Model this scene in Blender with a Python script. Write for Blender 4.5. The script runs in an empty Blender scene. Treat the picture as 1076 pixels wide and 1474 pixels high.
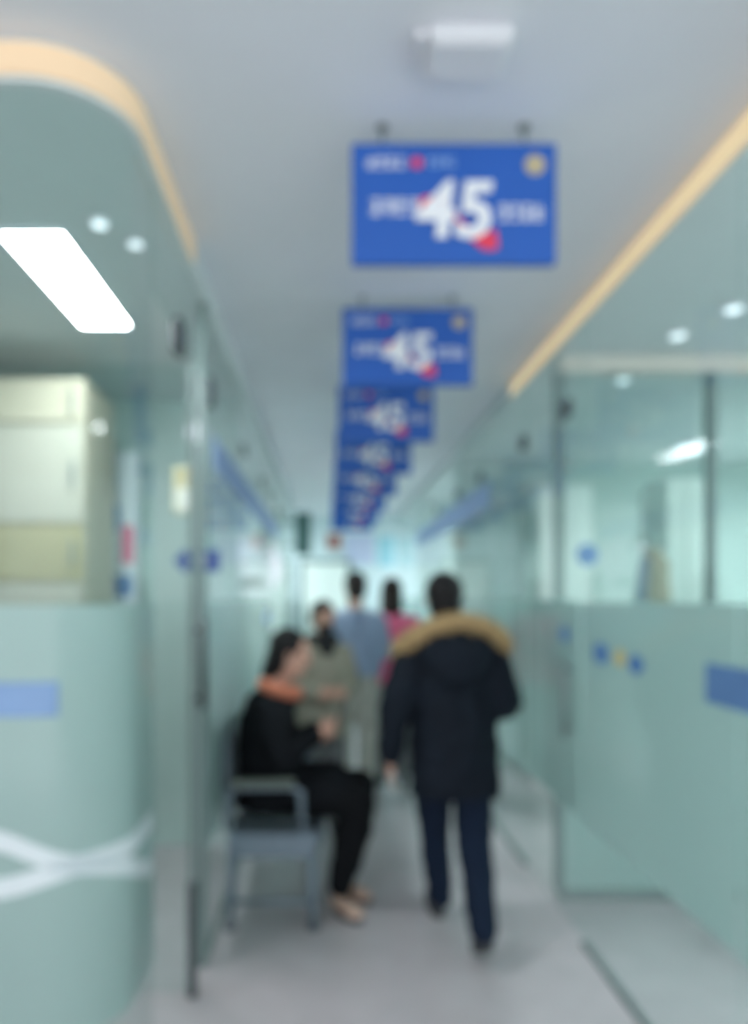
import bpy, bmesh, math, random
from mathutils import Vector, Matrix, noise
random.seed(7)
PI = math.pi
S = bpy.context.scene
COL = S.collection

# ------------------------------------------------------------------ camera
CAM_Z = 1.55
cam_d = bpy.data.cameras.new('camera')
cam = bpy.data.objects.new('camera', cam_d); COL.objects.link(cam)
cam.location = (0, 0, CAM_Z); cam.rotation_euler = (PI/2, 0, 0)
cam_d.sensor_width = 36.0; cam_d.sensor_fit = 'AUTO'; cam_d.lens = 26.0
cam_d.shift_x = 68/1474; cam_d.shift_y = 122/1474
cam_d.clip_start = 0.02; cam_d.clip_end = 100
cam_d.dof.use_dof = True              # the phone was badly out of focus: set to macro distance
cam_d.dof.focus_distance = 0.10
cam_d.dof.aperture_fstop = 12.0
S.camera = cam

# ------------------------------------------------------------------ world, exposure
W = bpy.data.worlds.new('world'); S.world = W; W.use_nodes = True
W.node_tree.nodes['Background'].inputs[0].default_value = (0.95, 0.96, 1.0, 1)
W.node_tree.nodes['Background'].inputs[1].default_value = 2.0
S.view_settings.view_transform = 'Standard'; S.view_settings.look = 'None'
S.view_settings.gamma = 1.0; S.view_settings.use_curve_mapping = False
S.view_settings.exposure = 0.48
try:
    S.cycles.transparent_max_bounces = 32
    S.cycles.max_bounces = 10
    S.cycles.diffuse_bounces = 6
    S.cycles.sample_clamp_indirect = 6
except Exception: pass

# ------------------------------------------------------------------ materials
def lin(c):
    f = lambda v: v/12.92 if v <= .04045 else ((v+.055)/1.055)**2.4
    return tuple(f(v/255) for v in c) + (1,)
def nodes(name):
    m = bpy.data.materials.new(name); m.use_nodes = True
    nt = m.node_tree; return m, nt, nt.nodes, nt.links
def pbr(name, rgb, rough=.6, metal=0.0, spec=.5, var=0.0, scale=8.0, bump=0.0, bscale=60.0, stretch=None, coat=0.0):
    m, nt, N, L = nodes(name)
    b = N['Principled BSDF']; c = lin(rgb)
    b.inputs['Base Color'].default_value = c; b.inputs['Roughness'].default_value = rough
    b.inputs['Metallic'].default_value = metal; b.inputs['Specular IOR Level'].default_value = spec
    b.inputs['Coat Weight'].default_value = coat
    tc = N.new('ShaderNodeTexCoord'); mp = N.new('ShaderNodeMapping'); L.new(tc.outputs['Object'], mp.inputs[0])
    if stretch: mp.inputs['Scale'].default_value = stretch
    if var:
        t = N.new('ShaderNodeTexNoise'); t.inputs['Scale'].default_value = scale; t.inputs['Detail'].default_value = 4
        L.new(mp.outputs[0], t.inputs['Vector'])
        r = N.new('ShaderNodeValToRGB'); L.new(t.outputs['Fac'], r.inputs[0])
        r.color_ramp.elements[0].position = .3; r.color_ramp.elements[1].position = .7
        r.color_ramp.elements[0].color = tuple(v*(1-var) for v in c[:3])+(1,)
        r.color_ramp.elements[1].color = tuple(min(1, v*(1+var)) for v in c[:3])+(1,)
        L.new(r.outputs[0], b.inputs['Base Color'])
    if bump:
        t2 = N.new('ShaderNodeTexNoise'); t2.inputs['Scale'].default_value = bscale; t2.inputs['Detail'].default_value = 3
        L.new(mp.outputs[0], t2.inputs['Vector'])
        bp = N.new('ShaderNodeBump'); bp.inputs['Strength'].default_value = bump; bp.inputs['Distance'].default_value = .01
        L.new(t2.outputs['Fac'], bp.inputs['Height']); L.new(bp.outputs[0], b.inputs['Normal'])
    return m
def emit(name, rgb, strength):
    m, nt, N, L = nodes(name)
    b = N['Principled BSDF']; b.inputs['Base Color'].default_value = lin(rgb)
    b.inputs['Emission Color'].default_value = lin(rgb); b.inputs['Emission Strength'].default_value = strength
    return m
def glass(name, tint, refl=1.0):
    m, nt, N, L = nodes(name); N.remove(N['Principled BSDF'])
    out = N['Material Output']
    t = N.new('ShaderNodeBsdfTransparent'); t.inputs[0].default_value = lin(tint)
    g = N.new('ShaderNodeBsdfGlossy'); g.inputs['Roughness'].default_value = .03
    f = N.new('ShaderNodeFresnel'); f.inputs[0].default_value = 1.38
    ge = N.new('ShaderNodeNewGeometry'); iv = N.new('ShaderNodeMath'); iv.operation = 'MULTIPLY_ADD'
    iv.inputs[1].default_value = -1; iv.inputs[2].default_value = 1; L.new(ge.outputs['Backfacing'], iv.inputs[0])
    mu = N.new('ShaderNodeMath'); mu.operation = 'MULTIPLY'; L.new(f.outputs[0], mu.inputs[0]); L.new(iv.outputs[0], mu.inputs[1])
    mx = N.new('ShaderNodeMixShader'); L.new(mu.outputs[0], mx.inputs[0])
    L.new(t.outputs[0], mx.inputs[1]); L.new(g.outputs[0], mx.inputs[2]); L.new(mx.outputs[0], out.inputs[0])
    return m
def film(name, rgb, clear=.2, trans=.5):
    # etched privacy film: part diffuse, part light let through, a little clear
    m, nt, N, L = nodes(name); N.remove(N['Principled BSDF'])
    out = N['Material Output']
    d = N.new('ShaderNodeBsdfDiffuse'); d.inputs[0].default_value = lin(rgb)
    t = N.new('ShaderNodeBsdfTranslucent'); t.inputs[0].default_value = lin(rgb)
    c = N.new('ShaderNodeBsdfTransparent'); c.inputs[0].default_value = lin(rgb)
    g = N.new('ShaderNodeBsdfGlossy'); g.inputs['Roughness'].default_value = .12
    f = N.new('ShaderNodeFresnel'); f.inputs[0].default_value = 1.4
    a = N.new('ShaderNodeMixShader'); a.inputs[0].default_value = trans
    L.new(d.outputs[0], a.inputs[1]); L.new(t.outputs[0], a.inputs[2])
    b = N.new('ShaderNodeMixShader'); b.inputs[0].default_value = clear
    L.new(a.outputs[0], b.inputs[1]); L.new(c.outputs[0], b.inputs[2])
    ge = N.new('ShaderNodeNewGeometry'); iv = N.new('ShaderNodeMath'); iv.operation = 'MULTIPLY_ADD'
    iv.inputs[1].default_value = -1; iv.inputs[2].default_value = 1; L.new(ge.outputs['Backfacing'], iv.inputs[0])
    mu = N.new('ShaderNodeMath'); mu.operation = 'MULTIPLY'; L.new(f.outputs[0], mu.inputs[0]); L.new(iv.outputs[0], mu.inputs[1])
    e = N.new('ShaderNodeMixShader'); L.new(mu.outputs[0], e.inputs[0])
    L.new(b.outputs[0], e.inputs[1]); L.new(g.outputs[0], e.inputs[2]); L.new(e.outputs[0], out.inputs[0])
    return m
M = {}
M['ceiling'] = pbr('ceiling_paint', (226, 228, 233), .9, var=.03, scale=2, bump=.05, bscale=150)
M['soffit'] = pbr('soffit_paint', (214, 222, 222), .9, var=.03, scale=2)
M['fascia'] = pbr('fascia_paint', (222, 216, 206), .8)
M['floor'] = pbr('floor_vinyl', (190, 183, 186), .28, var=.06, scale=5, bump=.02, bscale=30)
M['wall'] = pbr('room_wall_paint', (188, 204, 200), .85, var=.04, scale=3)
M['wall_back'] = pbr('end_wall_paint', (214, 226, 230), .85, var=.04, scale=3)
M['glass'] = glass('clear_glass', (245, 251, 250))
M['film'] = film('teal_frosted_film', (197, 217, 214), .14, .5)
M['wave'] = film('pale_wave_film', (244, 250, 252), .0, .35)
M['steel'] = pbr('brushed_steel', (150, 156, 158), .35, .9, bump=.05, bscale=200)
M['darksteel'] = pbr('dark_steel', (84, 90, 94), .45, .6)
M['rail'] = pbr('aluminium_rail', (124, 140, 138), .55, .2)
M['chair'] = pbr('chair_steel', (118, 132, 144), .45, .2, var=.1, scale=30)
M['chairdark'] = pbr('chair_frame', (90, 98, 104), .5, .2)
M['pad'] = pbr('olive_arm_pad', (98, 106, 98), .6)
M['blue'] = pbr('sign_blue', (34, 92, 180), .5, var=.05, scale=4)
M['navy'] = pbr('sign_navy', (60, 84, 150), .5)
M['white'] = pbr('print_white', (236, 238, 242), .6)
M['red'] = pbr('print_red', (226, 60, 90), .6)
M['paleblue'] = pbr('print_pale_blue', (150, 186, 230), .6)
M['tan_print'] = pbr('print_tan', (190, 176, 140), .6)
M['band'] = pbr('header_blue', (138, 160, 200), .55, var=.05)
M['plaque'] = pbr('plaque_blue', (84, 130, 190), .5, var=.05)
M['palep'] = pbr('plaque_pale_blue', (128, 160, 202), .5, var=.05)
M['rplaque'] = pbr('plaque_mid_blue', (96, 134, 184), .5, var=.05)
M['yellow'] = pbr('decal_yellow', (206, 190, 130), .6)
M['cove'] = emit('warm_cove_diffuser', (250, 222, 178), .30)
M['cove2'] = emit('warm_cove_diffuser_weak', (238, 208, 172), .14)
M['led'] = emit('led_diffuser', (250, 252, 255), 48.0)
M['led2'] = emit('led_diffuser_far', (250, 252, 255), 110.0)  # stronger glow, only for unseen panels added to brighten the rooms
M['down'] = emit('downlight_lens', (240, 248, 255), 1.1)
M['dim'] = emit('tube_lens', (240, 248, 255), 1.0)
M['plastic'] = pbr('white_plastic', (220, 221, 226), .45)
M['cupboard'] = pbr('cream_laminate', (184, 170, 152), .55, var=.05, scale=4)
M['cupboard2'] = pbr('olive_laminate', (166, 152, 120), .55, var=.05, scale=4)
M['cupboard3'] = pbr('pale_laminate', (178, 168, 156), .55)
M['white_lam'] = pbr('white_laminate', (240, 244, 240), .5)
M['green'] = pbr('dark_green_sign', (62, 96, 94), .5)
M['skin'] = pbr('skin', (206, 160, 140), .5, var=.06, scale=20, bump=.05, bscale=250)
M['eye'] = pbr('eye_dark', (30, 24, 22), .2)
M['hair'] = pbr('black_hair', (22, 20, 22), .6, spec=.25, var=.3, scale=40, bump=.5, bscale=60, stretch=(1, 1, .15))
M['hairb'] = pbr('brown_black_hair', (44, 36, 34), .6, spec=.25, var=.3, scale=40, bump=.5, bscale=60, stretch=(1, 1, .15))
M['parka'] = pbr('navy_parka', (17, 25, 35), .8, spec=.2, var=.15, scale=12, bump=.25, bscale=14)
M['trousers'] = pbr('navy_trousers', (18, 31, 50), .85, spec=.2, var=.15, scale=14, bump=.3, bscale=18)
M['fur'] = pbr('tan_fur', (180, 154, 112), .9, var=.2, scale=40)
M['black'] = pbr('black_cloth', (13, 17, 22), .85, spec=.2, var=.2, scale=12, bump=.3, bscale=18)
M['black2'] = pbr('black_trouser_cloth', (10, 13, 17), .85, spec=.2, var=.2, scale=12, bump=.3, bscale=18)
M['olive'] = pbr('olive_grey_coat', (146, 142, 128), .85, var=.1, scale=12, bump=.3, bscale=20)
M['grey'] = pbr('grey_trousers', (110, 112, 114), .85, var=.1, scale=12, bump=.3, bscale=20)
M['lblue'] = pbr('grey_blue_jacket', (150, 164, 192), .85, var=.08, scale=12, bump=.3, bscale=20)
M['beige'] = pbr('beige_trousers', (188, 184, 176), .85, var=.08, scale=12, bump=.3, bscale=20)
M['pink'] = pbr('pink_jacket', (238, 112, 148), .85, var=.08, scale=12, bump=.3, bscale=20)
M['shoe'] = pbr('dark_shoe', (52, 54, 58), .5)
M['sole'] = pbr('shoe_sole', (60, 62, 66), .7)
M['beigeshoe'] = pbr('beige_shoe', (206, 174, 156), .6)
M['scarf'] = pbr('terracotta_scarf', (196, 118, 92), .9, var=.12, scale=30, bump=.4, bscale=40)
M['mask'] = pbr('black_mask', (22, 26, 28), .85)
M['phone'] = pbr('phone_body', (40, 42, 48), .25)
M['paper'] = pbr('poster_paper', (232, 234, 240), .7)
M['coatbeige'] = pbr('beige_jacket_cloth', (190, 172, 152), .9, var=.08, scale=12, bump=.3, bscale=20)
M['coatblue'] = pbr('slate_lining_cloth', (120, 140, 158), .9)

# ------------------------------------------------------------------ mesh helpers
def link(name, mesh, mat, parent=None, smooth=False):
    o = bpy.data.objects.new(name, mesh); COL.objects.link(o)
    if mat is not None and not mesh.materials: mesh.materials.append(mat)
    if parent is not None: o.parent = parent
    if smooth:
        for p in mesh.polygons: p.use_smooth = True
    return o
def tomesh(name, bm):
    bmesh.ops.recalc_face_normals(bm, faces=bm.faces)
    me = bpy.data.meshes.new(name); bm.to_mesh(me); bm.free(); return me
def tag(o, label=None, cat=None, group=None, kind=None):
    if label: o['label'] = label
    if cat: o['category'] = cat
    if group: o['group'] = group
    if kind: o['kind'] = kind
    return o
def empty(name, loc=(0, 0, 0), **k):
    o = bpy.data.objects.new(name, None); COL.objects.link(o); o.location = loc
    o.empty_display_size = .1
    return tag(o, **k)
def add_box(bm, x0, x1, y0, y1, z0, z1, bev=0.0, seg=2):
    vs = [bm.verts.new((x, y, z)) for x in (x0, x1) for y in (y0, y1) for z in (z0, z1)]
    fs = [(0, 1, 3, 2), (4, 6, 7, 5), (0, 4, 5, 1), (2, 3, 7, 6), (0, 2, 6, 4), (1, 5, 7, 3)]
    faces = [bm.faces.new([vs[i] for i in f]) for f in fs]
    if bev:
        es = list({e for f in faces for e in f.edges})
        bmesh.ops.bevel(bm, geom=es, offset=bev, segments=seg, affect='EDGES', profile=.5)
def box(name, x0, x1, y0, y1, z0, z1, mat, parent=None, bev=0.0, seg=2):
    bm = bmesh.new(); add_box(bm, x0, x1, y0, y1, z0, z1, bev, seg)
    return link(name, tomesh(name, bm), mat, parent)
def basis(d):
    d = Vector(d).normalized()
    a = Vector((0, 0, 1)) if abs(d.z) < .9 else Vector((1, 0, 0))
    u = d.cross(a).normalized(); v = d.cross(u).normalized()
    return d, u, v
def add_tube(bm, pts, r, n=10, caps=True):
    pts = [Vector(p) for p in pts]; rings = []
    rs = r if isinstance(r, (list, tuple)) else [r]*len(pts)
    for i, p in enumerate(pts):
        d = (pts[min(i+1, len(pts)-1)] - pts[max(i-1, 0)])
        d, u, v = basis(d)
        if rings and (prevu.dot(u) < 0): u, v = -u, -v
        prevu = u
        rings.append([bm.verts.new(p + u*math.cos(2*PI*k/n)*rs[i] + v*math.sin(2*PI*k/n)*rs[i]) for k in range(n)])
    for a, b in zip(rings, rings[1:]):
        for k in range(n): bm.faces.new((a[k], a[(k+1) % n], b[(k+1) % n], b[k]))
    if caps:
        bm.faces.new(rings[0][::-1]); bm.faces.new(rings[-1])
def tube(name, pts, r, mat, parent=None, n=10, smooth=True):
    bm = bmesh.new(); add_tube(bm, pts, r, n)
    return link(name, tomesh(name, bm), mat, parent, smooth)
def add_prism(bm, poly, z0, z1):
    a = [bm.verts.new((x, y, z0)) for x, y in poly]; b = [bm.verts.new((x, y, z1)) for x, y in poly]
    n = len(poly)
    for k in range(n): bm.faces.new((a[k], a[(k+1) % n], b[(k+1) % n], b[k]))
    bm.faces.new(a[::-1]); bm.faces.new(b)
def add_disc(bm, c, nrm, r, t, n=28):
    add_tube(bm, [Vector(c), Vector(c)+Vector(nrm).normalized()*t], r, n)
def ribbon_wall(bm, path, t, z0, z1):
    """a vertical sheet of thickness t that follows a plan path"""
    n = len(path); L, R = [], []
    for i in range(n):
        p = Vector(path[i]); d = (Vector(path[min(i+1, n-1)])-Vector(path[max(i-1, 0)])).normalized()
        q = Vector((-d.y, d.x))*t/2
        L.append(p+q); R.append(p-q)
    va = [[bm.verts.new((p.x, p.y, z)) for p in P] for P in (L, R) for z in (z0, z1)]
    for i in range(n-1):
        bm.faces.new((va[0][i], va[0][i+1], va[1][i+1], va[1][i]))
        bm.faces.new((va[2][i+1], va[2][i], va[3][i], va[3][i+1]))
        bm.faces.new((va[1][i], va[1][i+1], va[3][i+1], va[3][i]))
        bm.faces.new((va[0][i+1], va[0][i], va[2][i], va[2][i+1]))
    bm.faces.new((va[0][0], va[1][0], va[3][0], va[2][0])); bm.faces.new((va[0][-1], va[2][-1], va[3][-1], va[1][-1]))

# ------------------------------------------------------------------ the building
XL, XR = -0.52, 1.15          # glass lines either side of the corridor
ZC, ZS = 2.88, 2.78           # corridor ceiling, room soffits
YB, YE = -2.6, 12.2           # open entrance behind, end wall
XO_L, XO_R = -3.6, 4.4
box('floor', XO_L-.1, XO_R+.1, YB, YE+.1, -.1, 0, M['floor'])['kind'] = 'structure'
box('ceiling', XO_L-.1, XO_R+.1, YB, YE+.1, ZC, ZC+.1, M['ceiling'])['kind'] = 'structure'
Y_F, RAD = 1.78, .22
def left_path(off=0.0, xs=XO_L, ye=YE):
    cx, cy = XL-RAD, Y_F+RAD; r = RAD+off
    p = [(xs, Y_F-off)]
    for k in range(13):
        a = -PI/2 + k*PI/24
        p.append((cx+r*math.cos(a), cy+r*math.sin(a)))
    p.append((XL+off, ye)); return p
bm = bmesh.new(); add_prism(bm, left_path(.02)+[(XO_L, YE)], ZS, ZC-.001)
link('ceiling_left', tomesh('ceiling_left', bm), M['soffit'])['kind'] = 'structure'
box('ceiling_right', XR, XO_R, YB, YE, ZS, ZC-.001, M['soffit'])['kind'] = 'structure'
box('wall_end', XO_L, XO_R, YE, YE+.1, 0, ZC-.002, M['wall_back'])['kind'] = 'structure'
box('wall_outer_left', XO_L-.1, XO_L, YB, YE, 0, ZC-.002, M['wall'])['kind'] = 'structure'
w = empty('wall_outer_right', (0, 0, 0), kind='structure')
box('wall_base', XO_R, XO_R+.1, YB, YE, 0, .9, M['wall'], w); box('wall_head', XO_R, XO_R+.1, YB, YE, 2.5, ZC-.002, M['wall'], w)
wins = [(-1.6, .4), (1.0, 3.0), (4.4, 6.4), (7.3, 9.2), (9.9, 11.8)]  # unseen windows, added to let daylight into the right rooms
ys_ = [YB]+[v for p_ in wins for v in p_]+[YE]
for a, b in zip(ys_[0::2], ys_[1::2]): box('wall_pier', XO_R, XO_R+.1, a, b, .9, 2.5, M['wall'], w)
for i, (a, b) in enumerate(wins):
    q = empty('window_%d' % (i+1), (0, 0, 0), kind='structure')
    for y0, y1, z0, z1 in ((a, a+.05, .9, 2.5), (b-.05, b, .9, 2.5), ((a+b)/2-.025, (a+b)/2+.025, .95, 2.45), (a+.05, b-.05, .9, .95), (a+.05, b-.05, 2.45, 2.5)):
        box('window_frame', XO_R+.03, XO_R+.08, y0, y1, z0, z1, M['plastic'], q)
    for y0, y1 in ((a+.05, (a+b)/2-.025), ((a+b)/2+.025, b-.05)):
        box('window_pane', XO_R+.05, XO_R+.056, y0, y1, .95, 2.45, M['glass'], q)

# warm light strips set into the soffit edge
bm = bmesh.new(); ribbon_wall(bm, left_path(.026, XO_L+.1, 2.75), .010, ZS+.012, ZC-.014)
tag(link('cove_light', tomesh('cove_light', bm), M['cove2'], smooth=False), 'warm cove light strip bending round the rounded soffit corner', 'cove light', 'warm cove lights')
bm = bmesh.new(); ribbon_wall(bm, [(XR-.006, YB+.2), (XR-.006, 4.6)], .010, ZS+.012, ZC-.014)
tag(link('cove_light', tomesh('cove_light', bm), M['cove']), 'straight warm cove light strip above the glass with blue round decal', 'cove light', 'warm cove lights')

# ---- left glass wall
T = .012
wl = empty('wall_left', (0, 0, 0), kind='structure')
def pane(parent, path, z0=.012, z1=ZS-.004, fz=None, name='glass_pane', fit=None, filmmat='film'):
    bm = bmesh.new(); ribbon_wall(bm, path, T, z0, z1)
    g = link(name, tomesh(name, bm), M['glass'], parent)
    if fz:
        # film lies on the corridor face
        n = len(path); q = []
        for i in range(n):
            d = (Vector(path[min(i+1, n-1)])-Vector(path[max(i-1, 0)])).normalized()
            s = path[0][2] if len(path[0]) > 2 else 0
            q.append(Vector(path[i][:2]) + Vector((d.y, -d.x))*(T/2+.0015)*fz[2])
        bm = bmesh.new(); ribbon_wall(bm, [tuple(v) for v in q], .001, fz[0], fz[1])
        link('frosted_film', tomesh('frosted_film', bm), M[filmmat], g)
    return g
FZ = (.47, 1.53, 1)
curve = left_path(0, XO_L+.02, 2.19)
curve = [curve[0], (-2.2, Y_F)] + curve[1:]
g = pane(wl, curve, fz=FZ)
# crossing pale waves on the curved pane
def along(q, off):
    """point and outward normal at distance q along the front glass, measured from the start of the bend"""
    if q < 0: p_, n_ = Vector((XL-RAD+q, Y_F)), Vector((0, -1))
    elif q < RAD*PI/2:
        a = q/RAD-PI/2; n_ = Vector((math.cos(a), math.sin(a))); p_ = Vector((XL-RAD, Y_F+RAD))+n_*RAD
    else: p_, n_ = Vector((XL, Y_F+RAD+q-RAD*PI/2)), Vector((1, 0))
    return p_+n_*off
def wave(pts, w):
    bm = bmesh.new(); top, bot = [], []
    for k in range(70):
        q = -.8+1.31*k/69; p_ = along(q, T/2+.0035)
        for (a0, z0), (a1, z1) in zip(pts, pts[1:]):
            if q <= a1 or (a1, z1) == pts[-1]:
                t_ = max(0, min(1, (q-a0)/(a1-a0))); z = z0+(z1-z0)*(t_*t_*(3-2*t_)*.5+t_*.5); break
        top.append(bm.verts.new((p_.x, p_.y, z+w/2))); bot.append(bm.verts.new((p_.x, p_.y, z-w/2)))
    for k in range(69): bm.faces.new((bot[k], bot[k+1], top[k+1], top[k]))
    bm.normal_update(); bmesh.ops.solidify(bm, geom=bm.faces[:], thickness=.001)
    link('wave_stripe', tomesh('wave_stripe', bm), M['wave'], g)
wave([(-.8, 1.03), (-.3, 1.0), (-.046, .965), (.132, .893), (.505, .765)], .05)
wave([(-.8, .83), (-.3, .81), (-.046, .85), (.132, .893), (.505, .90)], .05)
# head and floor rails
bm = bmesh.new(); ribbon_wall(bm, curve, .03, 0, .012); link('floor_channel', tomesh('floor_channel', bm), M['rail'], wl)

def left_pane(y0, y1, filmed=True): return pane(wl, [(XL, y0), (XL, y1)], fz=FZ if filmed else None)
def right_pane(par, y0, y1, filmed=True): return pane(par, [(XR, y1), (XR, y0)], fz=(.55, 1.53, 1) if filmed else None)
def patch(parent, x, y, z, w=.05, h=.09, t=.034):
    bm = bmesh.new(); add_box(bm, x-t/2, x+t/2, y-w, y+w, z-h/2, z+h/2, .006)
    return link('patch_fitting', tomesh('patch_fitting', bm), M['darksteel'], parent)
for y0, y1 in ((3.12, 4.0), (4.01, 4.9), (4.91, 5.8), (5.81, 6.88), (7.8, 8.7), (8.72, 9.8), (9.81, 10.9), (10.91, 12.18)):
    left_pane(y0, y1)
# transoms over the left doorways
for y0, y1 in ((2.2, 3.10), (6.89, 7.79)):
    pane(wl, [(XL, y0), (XL, y1)], z0=2.47)
for y in (2.60, 3.30, 4.6, 5.9, 6.8, 7.9): patch(wl, XL, y, 2.46, .045, .12 if y < 4 else .07)
box('floor_channel', XL-.015, XL+.015, 3.12, YE, 0, .012, M['rail'], wl)
box('door_post', XL-.018, XL+.018, 3.085, 3.117, 0, ZS, M['rail'], wl, .004)
box('header_band', XL+.008, XL+.013, 3.35, 7.6, 2.13, 2.28, M['band'], wl)
# ---- open glass door leaf swung into the left room
d1 = empty('door_1', (XL, 2.86, 0), kind='structure')
bm = bmesh.new(); add_box(bm, -.82, -.02, -.006, .006, .02, 2.45)
dp = link('glass_pane', tomesh('glass_pane', bm), M['glass'], d1)
bm = bmesh.new(); add_box(bm, -.012, .014, -.016, .016, .01, 2.45, .004)
link('edge_stile', tomesh('edge_stile', bm), M['rail'], d1)
bm = bmesh.new(); add_box(bm, -.016, .018, -.02, .02, .008, .45, .004); link('kick_fitting', tomesh('kick_fitting', bm), M['darksteel'], d1)
bm = bmesh.new()
add_tube(bm, [(.05, -.03, 1.12), (.05, -.03, 1.46)], .014)
add_tube(bm, [(.0, -.0, 1.16), (.05, -.03, 1.16)], .009); add_tube(bm, [(.0, 0, 1.42), (.05, -.03, 1.42)], .009)
link('door_handle', tomesh('door_handle', bm), M['darksteel'], d1, True)

# ---- right glass wall
wr = empty('wall_right', (0, 0, 0), kind='structure')
right_pane(wr, -1.2, .9); right_pane(wr, .91, 2.05); right_pane(wr, 2.06, 3.30)
for y0, y1 in ((4.27, 5.45), (6.37, 7.6), (8.5, 9.7), (9.71, 10.9), (10.91, 12.18)): right_pane(wr, y0, y1)
for y0, y1 in ((3.31, 4.26), (5.46, 6.36), (7.61, 8.49)): pane(wr, [(XR, y1), (XR, y0)], z0=2.47)
box('floor_channel', XR-.015, XR+.015, -1.2, 3.305, 0, .012, M['rail'], wr)
box('floor_channel', XR-.015, XR+.015, 4.265, YE, 0, .012, M['rail'], wr)
for y in (3.55, 4.33, 5.55, 6.5, 7.7): patch(wr, XR, y, 2.45, .045, .08)
box('header_band', XR-.013, XR-.008, 5.2, 9.4, 2.18, 2.36, M['band'], wr)
for i, (y0, y1) in enumerate(((3.325, 4.245), (5.475, 6.345), (7.625, 8.475))):
    d = empty('door_%d' % (i+2), (XR, y0, 0), kind='structure')
    bm = bmesh.new(); add_box(bm, -T/2, T/2, 0, y1-y0, .015, 2.455)
    p = link('glass_pane', tomesh('glass_pane', bm), M['glass'], d)
    bm = bmesh.new(); add_box(bm, -T/2-.002, -T/2-.001, .02, y1-y0-.02, .55, 1.53)
    link('frosted_film', tomesh('frosted_film', bm), M['film'], p)
    bm = bmesh.new(); add_tube(bm, [(-.05, .1, .9), (-.05, .1, 1.25)], .011)
    for z in (.94, 1.21): add_tube(bm, [(-T/2, .1, z), (-.05, .1, z)], .007)
    link('door_handle', tomesh('door_handle', bm), M['steel'], d, True)

# ---- partitions between the rooms (frosted below, clear above, head rail)
def partition(name, x0, x1, y, mull):
    w = empty(name, (0, 0, 0), kind='structure')
    xs_ = sorted([x0, x1]+mull)
    for a, b in zip(xs_, xs_[1:]):
        bm = bmesh.new(); add_box(bm, a+.02, b-.02, y-.006, y+.006, .05, ZS-.08)
        p = link('glass_pane', tomesh('glass_pane', bm), M['glass'], w)
        bm = bmesh.new(); add_box(bm, a+.02, b-.02, y-.0085, y-.0075, .05, 1.5)
        link('frosted_film', tomesh('frosted_film', bm), M['film'], p)
    box('head_rail', x0, x1, y-.03, y+.03, ZS-.08, ZS-.001, M['fascia'], w)
    box('bottom_rail', x0, x1, y-.03, y+.03, 0, .05, M['rail'], w)
    for m_ in xs_: box('mullion', m_-.02, m_+.02, y-.025, y+.025, .05, ZS-.08, M['rail'], w)
    return w
partition('wall_partition_right_1', XR+.04, XO_R-.02, 3.80, [1.97, 3.1])
box('wall_partition_right_2', XR+.04, XO_R, 6.85, 6.93, 0, ZS-.001, M['wall'])['kind'] = 'structure'
box('wall_partition_right_3', XR+.04, XO_R, 9.6, 9.68, 0, ZS-.001, M['wall'])['kind'] = 'structure'
box('wall_partition_left_1', XO_L, XL-.04, 4.62, 4.70, 0, ZS-.001, M['wall'])['kind'] = 'structure'
box('wall_partition_left_2', XO_L, XL-.04, 7.6, 7.68, 0, ZS-.001, M['wall'])['kind'] = 'structure'
box('wall_partition_left_3', XO_L, XL-.04, 10.4, 10.48, 0, ZS-.001, M['wall'])['kind'] = 'structure'

# ------------------------------------------------------------------ lamps in the soffits
def led_panel(x, y, label, w=.205, l=.84):
    t = empty('led_panel', (x, y, ZS), label=label, cat='ceiling light', group='led panels in the side rooms')
    bm = bmesh.new(); 
    for a in ((-w/2-.012, -w/2, -l/2-.012, l/2+.012), (w/2, w/2+.012, -l/2-.012, l/2+.012), (-w/2, w/2, -l/2-.012, -l/2), (-w/2, w/2, l/2, l/2+.012)):
        add_box(bm, *a, -.016, -.001)
    link('frame', tomesh('frame', bm), M['plastic'], t)
    bm = bmesh.new(); add_box(bm, -w/2, w/2, -l/2, l/2, -.011, -.001)
    link('diffuser', tomesh('diffuser', bm), M['led2' if y > 4.5 else 'led'], t)
for x, y, lb in ((-.99, 2.90, 'bright oblong led panel behind the curved front glass'),
                 (-1.6, 6.1, 'led panel in the room behind the two seat bench'),  # panels from here on are out of view, added to light the rooms
                 (-1.6, 9.0, 'led panel in the room beside the green projecting sign'),
                 (3.0, 1.4, 'led panel in the room with the hanging jacket'),
                 (3.9, 4.7, 'led panel at the window side beyond the glass partition'),  # out of frame, put in to brighten the room past the partition
                 (2.3, 8.2, 'led panel in the room under the blue header band'),
                 (2.3, 10.9, 'led panel in the last room before the end wall'),
                 (-1.6, 11.3, 'led panel in the last room behind the plain wall')):
    led_panel(x, y, lb)
t = empty('tube_light', (2.98, 5.98, ZS), label='dim oblong tube light beyond the glass partition', cat='ceiling light')
bm = bmesh.new(); add_box(bm, -.16, .16, -.05, .05, -.03, -.001, .006); link('housing', tomesh('housing', bm), M['plastic'], t)
bm = bmesh.new(); add_tube(bm, [(-.15, 0, -.04), (.15, 0, -.04)], .018, 12); link('tube', tomesh('tube', bm), M['dim'], t)
def downlight(x, y, label, r=.045):
    t = empty('downlight', (x, y, ZS), label=label, cat='downlight', group='small round downlights')
    bm = bmesh.new(); add_tube(bm, [(0, 0, -.001), (0, 0, -.012)], r, 24)
    link('bezel', tomesh('bezel', bm), M['plastic'], t)
    bm = bmesh.new(); add_tube(bm, [(0, 0, -.012), (0, 0, -.015)], r*.78, 24)
    link('lens', tomesh('lens', bm), M['down'], t)
downlight(1.725, 3.14, 'small round downlight ahead of the glass partition, farther from it')
downlight(1.64, 3.456, 'small round downlight ahead of the glass partition, next to it')
downlight(1.67, 4.17, 'small round downlight just beyond the glass partition')
downlight(-.743, 2.42, 'tiny downlight beside the oblong led panel, nearer to the curved glass', .03)
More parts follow.
